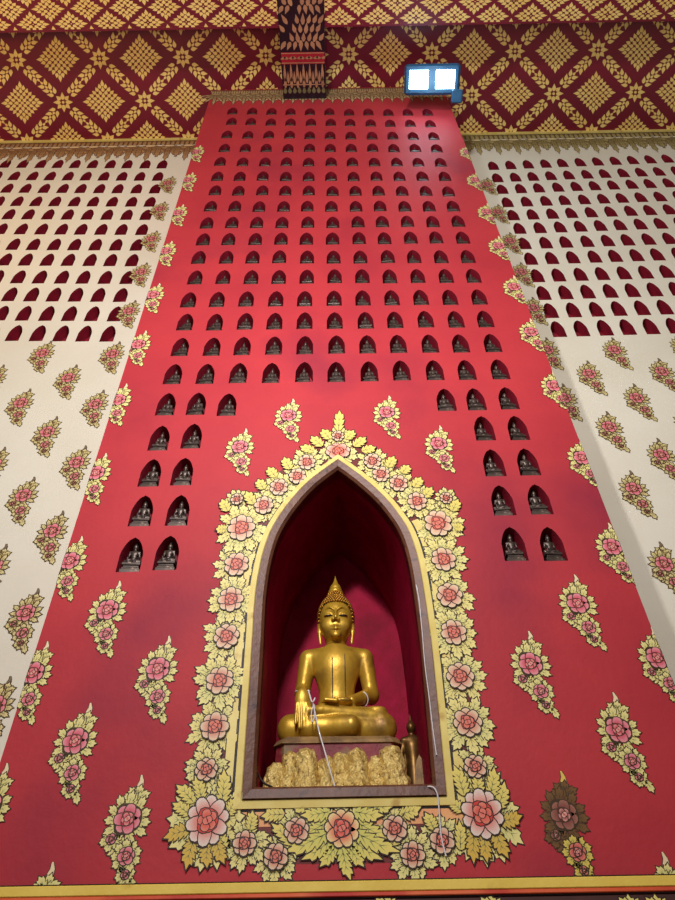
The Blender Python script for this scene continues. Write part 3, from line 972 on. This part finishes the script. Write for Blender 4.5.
def head_sdf(p):
    x, y, z = p
    d = ell(p, (0, .0, HC + .03), (.118, .125, .15))
    d = smin(d, ell(p, (0, -.035, HC - .07), (.082, .085, .085)), .06)            # jaw
    d = smin(d, ell(p, (0, -.108, HC - .128), (.03, .022, .022)), .025)              # chin
    d = smin(d, cap(p, (0, .01, HC - .12), (0, .005, HC - .22), .064, .07), .03)      # neck
    for s in (-1, 1):
        d = smin(d, ell(p, (s * .058, -.082, HC - .05), (.034, .03, .036)), .03)      # cheek
        d = smax(d, -ell(p, (s * .05, -.128, HC + .018), (.034, .02, .022)), .018)      # eye hollow
        d = smin(d, ell(p, (s * .05, -.1, HC + .014), (.031, .02, .017)), .008)        # lid
        for t in range(6):
            a0, a1 = t / 6, (t + 1) / 6
            f = lambda a: (s * (.012 + .082 * a), -.127 + .055 * a ** 2, HC + .038 + .03 * math.sin(math.pi * min(1, a * .9 + .08)))
            d = smin(d, cap(p, f(a0), f(a1), .0058, .0048), .006)
        d = smin(d, ell(p, (s * .019, -.142, HC - .034), (.013, .015, .01)), .008)     # nostril
    d = smin(d, cap(p, (0, -.124, HC + .045), (0, -.154, HC - .022), .009, .0145), .008)  # nose
    d = smin(d, cap(p, (-.043, -.110, HC - .064), (0, -.130, HC - .074), .005, .0085), .006)
    d = smin(d, cap(p, (.043, -.110, HC - .064), (0, -.130, HC - .074), .005, .0085), .006)
    d = smin(d, cap(p, (-.028, -.114, HC - .086), (0, -.127, HC - .092), .006, .0105), .006)
    d = smin(d, cap(p, (.028, -.114, HC - .086), (0, -.127, HC - .092), .006, .0105), .006)
    d = smax(d, -smin(cap(p, (-.046, -.122, HC - .070), (0, -.138, HC - .082), .0025, .003), cap(p, (.046, -.122, HC - .070), (0, -.138, HC - .082), .0025, .003), .002), .003)
    for s in (-1, 1):
        d = smin(d, cap(p, (s * .115, .01, HC + .05), (s * .117, .0, HC - .06), .018, .014), .01)   # ear
        d = smin(d, cap(p, (s * .117, .0, HC - .06), (s * .108, -.006, HC - .14), .013, .010), .01)
        d = smax(d, -cap(p, (s * .132, -.018, HC + .04), (s * .132, -.022, HC - .03), .009, .006), .005)
    return d


def finial(mb, cx, cy, z0, s=1., mi=0):
    prof = [(.098, 0), (.096, .02), (.086, .05), (.068, .078), (.05, .096), (.043, .104), (.046, .112), (.04, .124), (.033, .14), (.027, .155), (.02, .18), (.013, .21), (.007, .24), (.001, .262)]
    mb.lathe([(r * s, z0 + z * s) for r, z in prof], cx, cy, 20, mi)


# ------------------------------------------------------------------ the large statue
DS = .52                                    # statue's distance behind the pier face
bx0, zseat = atY(337, 736, DS - .24)
sx0 = bx0
st = empty('buddha_statue', (sx0, DS, zseat))
vs1, fs1 = nets(body_sdf, (-.46, -.34, -.02), (.46, .24, .74), .0065)
vs2, fs2 = nets(head_sdf, (-.17, -.19, HC - .25), (.17, .16, HC + .2), .0042)
k = len(vs1)
HZ = .012
vs2[:, 0] *= 1.15; vs2[:, 1] *= 1.06; vs2[:, 2] = (vs2[:, 2] - .70) * 1.06 + .70 + HZ
vs1[:, 2] *= 1.02
me = mesh('body', np.concatenate([vs1, vs2]), fs1 + [tuple(i + k for i in f) for f in fs2], M['gold'], True)
bodyo = link('body', me, st)
print('body verts', len(me.vertices))
# curls of the hair cap
mb = MB()
ico = []
t_ = (1 + 5 ** .5) / 2
iv = [Vector(v).normalized() for v in ((-1, t_, 0), (1, t_, 0), (-1, -t_, 0), (1, -t_, 0), (0, -1, t_), (0, 1, t_), (0, -1, -t_), (0, 1, -t_), (t_, 0, -1), (t_, 0, 1), (-t_, 0, -1), (-t_, 0, 1))]
ifc = [(0, 11, 5), (0, 5, 1), (0, 1, 7), (0, 7, 10), (0, 10, 11), (1, 5, 9), (5, 11, 4), (11, 10, 2), (10, 7, 6), (7, 1, 8), (3, 9, 4), (3, 4, 2), (3, 2, 6), (3, 6, 8), (3, 8, 9), (4, 9, 5), (2, 4, 11), (6, 2, 10), (8, 6, 7), (9, 8, 1)]
hc = (0, .012, HC + .045); hr = (.127, .133, .175)
prof = []
for i in range(11):
    a = math.pi / 2 * i / 10; prof.append((math.cos(a), math.sin(a)))
# smooth cap under the curls
rim = []
vs = []; fs = []
NA = 36
def rimz(az):   # hairline: high over the brow, low behind the ears
    fy = math.cos(az)    # 1 = front
    return .46 if fy > .72 else max(-.35, .46 - (.72 - fy) * 1.5)
for i in range(9):
    for k in range(NA):
        az = 2 * math.pi * k / NA; lo = rimz(az); el = math.asin(max(-.5, lo)); e = el + (math.pi / 2 - el) * i / 8
        vs.append((hc[0] + hr[0] * math.cos(e) * math.sin(az), hc[1] - hr[1] * math.cos(e) * math.cos(az), hc[2] + hr[2] * math.sin(e)))
for i in range(8):
    for k in range(NA): j = (k + 1) % NA; fs.append((i * NA + k, i * NA + j, (i + 1) * NA + j, (i + 1) * NA + k))
mb.add(vs, fs)
for i in range(15):
    e = -.45 + (math.pi / 2 + .3) * i / 14
    nn = max(6, int(44 * math.cos(e)))
    for k in range(nn):
        az = 2 * math.pi * (k + .5 * (i % 2)) / nn
        if math.sin(e) < rimz(az) or e > 1.35: continue
        c = Vector((hc[0] + hr[0] * math.cos(e) * math.sin(az), hc[1] - hr[1] * math.cos(e) * math.cos(az), hc[2] + hr[2] * math.sin(e)))
        mb.add([c + v * .0098 for v in iv], ifc)
M['hairgold'] = mottled('dull_gold_curls', (150, 104, 34), (196, 142, 52), 14, .42, metallic=.7)
for i in range(5):
    e = .15 + i * .3; nn = max(5, int(20 * math.cos(e)))
    for k in range(nn):
        az = 2 * math.pi * (k + .5 * (i % 2)) / nn
        c = Vector((.058 * math.cos(e) * math.sin(az), .012 - .06 * math.cos(e) * math.cos(az), HC + .205 + .06 * math.sin(e)))
        mb.add([c + v * .0105 for v in iv], ifc)
mb.lathe([(.055, HC + .18), (.058, HC + .21), (.05, HC + .24), (.03, HC + .262)], 0, .012, 16)
def headup(mb): mb.v = [(x * 1.15, y * 1.06, (z - .70) * 1.06 + .70 + HZ) for x, y, z in mb.v]
headup(mb)
hair = mb.build('hair', M['hairgold'], st, True)
mb = MB(); mb.lathe([(.05, HC + .235), (.056, HC + .248), (.05, HC + .26), (.043, HC + .27), (.045, HC + .278), (.035, HC + .30), (.022, HC + .32), (.012, HC + .345), (.006, HC + .365), (.001, HC + .388)], 0, .012, 16); headup(mb)
for k in range(5):     # flame tongues on the finial
    pass
mb.build('flame_finial', M['gold'], hair, True)
# eyes: dark slits
for s in (-1, 1):
    mb = MB(); pts = []
    for t in range(7):
        a = -1 + 2 * t / 6
        pts.append((s * .05 + a * .030, -.1232 + .011 * a * a * (1.6 if a * s > 0 else .5), HC + .006 + .003 * a * a))
    mb.tube(pts, [.0012, .004, .0058, .0064, .0058, .004, .0012], 6)
    headup(mb); mb.build('eye', M['black'], bodyo, True)
# neck ring and robe edges
mb = MB()
mb.tube([(.078 * math.sin(a), .004 - .072 * math.cos(a), .70) for a in np.linspace(0, 2 * math.pi, 25)], .006, 6)
mb.build('neck_fold', M['gold'], st, True)
mb = MB()
for X in (-.03, .066):
    pts = []
    for z in np.linspace(.62, .25, 14):
        yv = -.115
        g = np.linspace(-.2, .0, 60); d = body_sdf([np.full(60, X), g, np.full(60, z)])
        w = np.where(d < 0)[0]; yv = g[w[0]] if len(w) else -.1
        pts.append((X, yv - .001, z))
    mb.tube(pts, .0042, 5)
pts = []
g = np.linspace(-.2, .0, 60)
for a in np.linspace(0, math.pi, 9):
    X = .018 + .048 * math.cos(a); z = .25 - .03 * math.sin(a); d = body_sdf([np.full(60, X), g, np.full(60, z)])
    w = np.where(d < 0)[0]; pts.append((X, (g[w[0]] if len(w) else -.1) - .001, z))
mb.tube(pts, .0032, 5)
mb.build('robe_edge', M['bronze'], st, True)
st.scale = (.90, .95, 1.03)
tag(st, 'large gilded seated buddha statue with a pointed flame on its head, in the big niche', 'statue')

# ------------------------------------------------------------------ pedestal
ped = empty('statue_pedestal', (sx0 + .005, DS, SILL))
hz = zseat - SILL
print('pedestal height', hz)
mb = MB()
def frustum(mb, hw0, hw1, yf0, yf1, yb, z0, z1, cx=0, mi=0, seg=8, jag=.0, gseed=1):
    g = random.Random(gseed); nn = 5
    vs = []; fs = []
    for i, (hw, yf, z) in enumerate(((hw0, yf0, z0), ((hw0 + hw1) / 2 - .005, (yf0 + yf1) / 2, (z0 + z1) / 2), (hw1, yf1, z1 - .012), (hw1 - .012, yf1 + .012, z1))):
        ring = [(-hw, yb), (-hw, yf + .05), (-hw + .05, yf), (hw - .05, yf), (hw, yf + .05), (hw, yb)]
        vs += [(cx + a + g.uniform(-jag, jag), b_ + g.uniform(-jag, jag), z + (g.uniform(-jag, jag) if i else 0)) for a, b_ in ring]
    for k in range(3):
        for i in range(6): j = (i + 1) % 6; fs.append((k * 6 + i, k * 6 + j, (k + 1) * 6 + j, (k + 1) * 6 + i))
    fs += [(5, 4, 3, 2, 1, 0), tuple(range(18, 24))]; mb.add(vs, fs, mi)
frustum(mb, .40, .378, -.30, -.275, .26, .0, hz - .045, jag=.004)
mb.build('plinth', M['maroon'], ped)
mb = MB(); frustum(mb, .395, .375, -.285, -.265, .26, hz - .055, hz - .008, jag=.004, gseed=3)
M['dusty'] = mottled('dusty_gilt', (112, 86, 56), (160, 124, 72), 7, .6, .3, 40, metallic=.2)
mb.build('seat_slab', M['dusty'], ped)
# gilded rock lumps across the front
lumps = [(-.405, .085, .70), (-.32, .075, .92), (-.215, .11, .97), (-.075, .085, .80), (.02, .07, .90), (.125, .10, .95), (.245, .07, .80), (.355, .105, 1.0)]
for i, (lxp, hw, hh) in enumerate(lumps):
    def lump(p, lxp=lxp, hw=hw, hh=hh, i=i):
        x, y, z = p
        H = hz * .76 * hh
        d = cap(p, (lxp * .95, -.29, -.02), (lxp * .9, -.27, H - hw * .55), hw * .95, hw * .7)
        d = d + .007 * np.sin(x * 60 + i + 2 * np.sin(z * 30)) * np.sin(z * 22 + i * 2 + 3 * x) + .0035 * np.sin(x * 160 + z * 50 + i)
        return smax(smax(d, -z, .004), y - .0, .004)
    v_, f_ = nets(lump, (lxp - .17, -.5, -.02), (lxp + .17, .02, hz * 1.02), .011)
    me = mesh('gilded_rock', v_, f_, M['gold_rock'], True)
    link('gilded_rock', me, ped)
tag(ped, 'maroon pedestal faced with crinkled gold rock lumps under the large gilded buddha', 'pedestal')

# ------------------------------------------------------------------ little standing figure behind the pedestal
def stand_sdf(p):
    x, y, z = p
    d = cap(p, (0, 0, .02), (0, 0, .34), .062, .04)
    d = smin(d, ell(p, (0, 0, .35), (.062, .04, .08)), .03)
    d = smin(d, cap(p, (-.055, 0, .39), (.055, 0, .39), .024, .024), .02)
    d = smin(d, cap(p, (0, 0, .4), (0, 0, .45), .02, .02), .01)
    d = smin(d, ell(p, (0, -.005, .475), (.032, .034, .042)), .01)
    d = smin(d, cap(p, (0, 0, .5), (0, 0, .575), .018, .003), .01)
    for s in (-1, 1):
        d = smin(d, cap(p, (s * .065, 0, .385), (s * .082, -.005, .26), .019, .014), .01)
        d = smin(d, cap(p, (s * .082, -.005, .26), (s * .06, -.05, .18), .014, .011), .01)
        d = smin(d, cap(p, (s * .05, .01, .28), (s * .095, .01, .06), .016, .01), .015)
    return smax(d, -z, .003)
xq, _ = atY(401, 780, .62)
sf = empty('standing_figurine', (sx0 + .50, .68, SILL))
zt = atY(401, 713, .68)[1]
sfs = (zt - SILL - .10) / .58
mb = MB(); mb.lathe([(.068, 0), (.068, .03), (.06, .045), (.055, .075), (.066, .09), (.062, .10)], 0, 0, 20); mb.build('base', M['bronze_gold'], sf)
v_, f_ = nets(stand_sdf, (-.12, -.08, -.01), (.12, .08, .6), .007)
o = link('body', mesh('body', np.array(v_) * sfs + np.array([0, 0, .1]), f_, M['bronze_gold'], True), sf)
tag(sf, 'small dull bronze standing figurine to the right behind the pedestal of the large buddha', 'figurine')

# gilt leaf-shaped plaque in the right corner
mb = MB()
xa2, za2 = atY(418, 790, .45); zt2 = atY(414, 752, .45)[1]
o_ = ogive(.10, zt2 - SILL - .0, 6, .25); n = len(o_)
mb.add([(x, 0, z) for x, z in o_] + [(x * .9, .03, z * .97) for x, z in o_], [tuple(range(n))[::-1], tuple(range(n, 2 * n))] + [(i, (i + 1) % n, n + (i + 1) % n, n + i) for i in range(n)])
o = mb.build('leaf_plaque', M['dusty']); o.location = (xa2 + .03, .44, SILL); o.rotation_euler = (R(-8), 0, 0)
tag(o, 'small gilt leaf-shaped plaque leaning in the right corner beside the rock pedestal', 'plaque')

# ------------------------------------------------------------------ strings
def P3(px, py, Y):
    x, z = atY(px, py, Y); return (x, Y, z)


def smooth_path(pts, n=6):
    pts = [np.array(p) for p in pts]; out = []
    for i in range(len(pts) - 1):
        p0 = pts[max(i - 1, 0)]; p1 = pts[i]; p2 = pts[i + 1]; p3 = pts[min(i + 2, len(pts) - 1)]
        for k in range(n):
            t = k / n
            out.append(.5 * ((2 * p1) + (-p0 + p2) * t + (2 * p0 - 5 * p1 + 4 * p2 - p3) * t * t + (-p0 + 3 * p1 - 3 * p2 + p3) * t ** 3))
    return out + [pts[-1]]


mb = MB()
mb.tube(smooth_path([P3(313, 703, .215), P3(315, 712, .21), P3(317, 722, .20), P3(320, 735, .16), P3(325, 752, .08), P3(330, 770, .06), P3(335, 787, .055)]), .0042, 6)
mb.tube(smooth_path([P3(314, 704, .21), P3(311.5, 712, .215), P3(312, 722, .21), P3(314.5, 716, .205), P3(314, 704, .2)]), .004, 6)
hx, hy, hz_ = sx0 - .225, DS - .14, zseat + .33
mb.tube([(hx + .047 * math.cos(a), hy + .02 * math.sin(a) * 1.9, hz_ + .012 * math.sin(a)) for a in np.linspace(0, 2 * math.pi, 25)], .0045, 6)
mb.tube(smooth_path([(hx + .04, hy - .03, hz_ - .005), P3(312, 702, .215), P3(315, 698, .22)]), .005, 6)
tag(mb.build('sacred_string', M['string'], None, True), 'white string looped on the large buddha\'s earth-touching hand and hanging over the rocks', 'string')
mb = MB()
hx, hy, hz_ = sx0 + .17, DS - .055, zseat + .305
dv = np.array([-.152, -.18, -.085]); dv /= np.linalg.norm(dv); a1_ = np.cross(dv, [0, 0, 1]); a1_ /= np.linalg.norm(a1_); b1_ = np.cross(dv, a1_)
mb.tube([np.array([hx, hy, hz_]) + .048 * (math.cos(a) * a1_ + math.sin(a) * b1_) for a in np.linspace(0, 2 * math.pi, 25)], .0035, 6)
tag(mb.build('wrist_string', M['string'], None, True), 'thin string tied around the large buddha\'s forearm that rests in its lap', 'string')
mb = MB()
mb.tube(smooth_path([P3(417.5, 590, -.034), P3(416, 585, -.036), P3(419, 600, -.034), P3(422, 630, -.034), P3(425, 665, -.034), P3(429.5, 700, -.034), P3(433, 730, -.034), P3(436.5, 755, -.034)]), .0032, 6)
tag(mb.build('string', M['string'], None, True), 'thin grey-white cord hanging down the right side of the wooden niche frame', 'string')
mb = MB()
mb.tube(smooth_path([P3(424, 788, .02), P3(429, 786.5, -.03), P3(434, 788, -.04), P3(437.5, 795, -.04), P3(439, 808, -.03), P3(440, 822, -.02), P3(441.5, 838, -.02), P3(446, 856, -.02)]), .0042, 6)
tag(mb.build('hanging_string', M['string'], None, True), 'pale string curling over the sill and hanging down across the painted border, lower right', 'string')
mb = MB()
mb.tube(smooth_path([P3(254, 762, .12), P3(258, 774, .12), P3(264, 783, .12), P3(272, 787, .10)]), .006, 6)
tag(mb.build('electric_wire', M['black'], None, True), 'dark curved wire in the lower left corner of the big niche', 'wire')

# ------------------------------------------------------------------ floodlight
fz = atY(432, 79.5, -.45)
fx, fzz = fz
dirv = np.array([CAM[0] - fx, CAM[1] + .55, CAM[2] - fzz]); dirv /= np.linalg.norm(dirv)
lampE = empty('floodlight', (fx, -.45, fzz))
# the lamp faces down into the hall
tilt = math.atan2(-dirv[1], -dirv[2])        # angle from straight down towards the viewer
Wd, Hd = .80, .40
def part(mb, name, m, parent, smooth=False):
    o = mb.build(name, m, parent, smooth); o.rotation_euler = (R(-90) - (math.pi / 2 - tilt) + R(90) + math.pi / 2 - R(0), 0, 0); return o
def mk_rot(o):
    # local -y is the lamp's face; turn it to dirv
    f = Vector(dirv) ; up = Vector((0, 0, 1)); y = -f; x = Vector((1, 0, 0)); zax = x.cross(y).normalized(); x = y.cross(zax).normalized()
    o.rotation_euler = Matrix(((x[0], y[0], zax[0]), (x[1], y[1], zax[1]), (x[2], y[2], zax[2]))).to_euler()
mb = MB(); mb.box(-Wd / 2, Wd / 2, .0, .14, -Hd / 2, Hd / 2, 0, .03)
for k in range(7): mb.box(-Wd / 2 + .06 + k * .115, -Wd / 2 + .08 + k * .115, .14, .20, -Hd / 2 + .04, Hd / 2 - .04)
hsg = o = mb.build('housing', M['housing'], lampE); mk_rot(o)
for s in (-1, 1):
    mb = MB(); mb.box(-.135, .135, -.012, .004, -.12, .12, 0, .003)
    o = mb.build('light_panel', M['lamp'], lampE); mk_rot(o)
    off = Vector((s * .19, -.002, -.0)); o.location = o.rotation_euler.to_matrix() @ off
mb = MB(); mb.box(-.08, .08, -.05, .08, -.09, .09, 0, .015); o = mb.build('driver_box', M['housing'], lampE); mk_rot(o)
o.parent = hsg; o.rotation_euler = (0, 0, 0); o.location = Vector((Wd / 2 - .03, -.02, -Hd / 2 - .02))
mb = MB(); mb.box(-.36, -.33, .03, .40, -.02, .02); mb.box(.33, .36, .03, .40, -.02, .02); mb.box(-.36, .36, .38, .41, -.03, .03)
o = mb.build('bracket', M['steel'], lampE); mk_rot(o)
tag(lampE, 'blue-white twin panel floodlight switched on at the top right of the red pier', 'floodlight')

# ------------------------------------------------------------------ small seated figures in the red niches
def mini_sdf(p):
    d = body_sdf(p); d = smin(d, ell(p, (0, -.005, .86), (.105, .11, .14)), .03)
    d = smin(d, cap(p, (0, .01, .98), (0, .01, 1.2), .075, .008), .03)
    for s in (-1, 1): d = smin(d, cap(p, (s * .11, 0, .9), (s * .11, 0, .75), .018, .015), .01)
    return d
v_, f_ = nets(mini_sdf, (-.48, -.36, -.03), (.48, .26, 1.26), .03)
s_ = .132
mini = mesh('seated_buddha_figurine', np.array(v_) * s_ + np.array([0, 0, .068]), f_, M['bronze'], True)
mb = MB()
for (hw, z0, z1) in ((.064, 0, .024), (.056, .024, .036), (.050, .036, .05), (.058, .05, .068)):
    mb.box(-hw, hw, -.045 * hw / .06, .04, z0, z1, 0, .003)
pedm = mesh('pedestal', mb.v, mb.f, M['bronze'])
ordn = ['first', 'second', 'third', 'fourth', 'fifth', 'sixth', 'seventh', 'eighth', 'ninth', 'tenth', 'eleventh']
rown = ['top'] + [w for w in ('second', 'third', 'fourth', 'fifth', 'sixth', 'seventh', 'eighth', 'ninth', 'tenth', 'eleventh', 'twelfth', 'thirteenth', 'fourteenth', 'fifteenth', 'sixteenth')]
pair = {18: 'the pair of niches just under the triple', 19: 'the third niche row from the bottom', 20: 'the second niche row from the bottom', 21: 'the bottom niche row'}
for (r, k, side, x, z, s) in centres:
    o = link('seated_buddha_figurine', mini); o.location = (x + rnd.uniform(-.006, .006), .058, z + .0015); o.rotation_euler = (0, 0, rnd.uniform(-.12, .12))
    sc_ = s * rnd.uniform(.94, 1.06); o.scale = (sc_, 1.0, sc_ * 1.2)
    q = link('pedestal', pedm, o)
    if side == 'full':
        where = {1: 'leftmost', 11: 'rightmost'}.get(k, ordn[k - 1] + ' from left')
        lab = 'small dark seated buddha, %s in the %s row of red pier niches' % (where, rown[r - 1])
    else:
        if r == 17: wh = ['left', 'middle', 'right'][k - 1]; lab = 'small dark seated buddha, %s of three niches in a row, %s side of red pier' % (wh, side)
        else:
            wh = ('outer' if (k == 1) == (side == 'left') else 'inner')
            nn = {18: 'top', 19: 'second', 20: 'third', 21: 'lowest'}[r]
            lab = 'small dark seated buddha, %s niche of the %s pair, %s of big arch' % (wh, nn, side)
    tag(o, lab, 'figurine', 'small seated figurines in the red pier niches')

# ------------------------------------------------------------------ light
w = bpy.data.worlds.new('hall'); scene.world = w; w.use_nodes = True
bg = w.node_tree.nodes['Background']; bg.inputs['Color'].default_value = (1.0, .95, .90, 1); bg.inputs['Strength'].default_value = .20


def area(name, loc, target, size, power, col, sizey=None):
    L = bpy.data.lights.new(name, 'AREA'); L.energy = power; L.size = size; L.color = col
    if sizey: L.shape = 'RECTANGLE'; L.size_y = sizey
    o = bpy.data.objects.new(name, L); COL.objects.link(o); o.location = loc
    o.rotation_euler = (Vector(target) - Vector(loc)).to_track_quat('-Z', 'Y').to_euler(); return o


# direction of the hall lamp, from the shadow edges inside the big niche
pb = atY(357, 585, DEEP); pa = inner[28]
dd = np.array([pa[0] - pb[0], 0 - DEEP, pa[1] - pb[1]]); print('lamp dir', dd)
dd /= np.linalg.norm(dd)
kl = Vector((pa[0], 0, pa[1])) + Vector(dd) * 9.5
print('lamp at', kl)
area('hanging_hall_lamp', (-.41, -3.25, 6.1), (-.3, 0, 6.4), .18, 125, (1.0, .97, .98))
area('hall_lamp', kl, (0, 0, 7.5), .8, 540, (1.0, .97, .95))
area('soft_front_fill', (-2, -8, 4.0), (0, 0, 8), 3, 30, (1.0, .95, .9))  # wide unseen area light behind the camera, softly filling the pier
area('warm_lamp_left', (-5.5, -2.5, 9.5), (-4.5, WY, 11), 1.0, 60, (1.0, .6, .25))
area('ceiling_fill', (2.5, -4.5, 6.5), (3, 0, 12.5), 1.5, 60, (1.0, .95, .8))  # unseen area light aimed up at the ceiling on the right

L = bpy.data.lights.new('floodlight_spill', 'POINT'); L.energy = 16; L.color = (.45, .75, 1.0); L.shadow_soft_size = .15
o = bpy.data.objects.new('floodlight_spill', L); COL.objects.link(o); o.location = (fx + dirv[0] * .45, -.45 + dirv[1] * .45, fzz + dirv[2] * .45)
scene.view_settings.view_transform = 'Standard'; scene.view_settings.look = 'None'
scene.view_settings.exposure = -.16; scene.view_settings.gamma = 1; scene.view_settings.use_curve_mapping = False
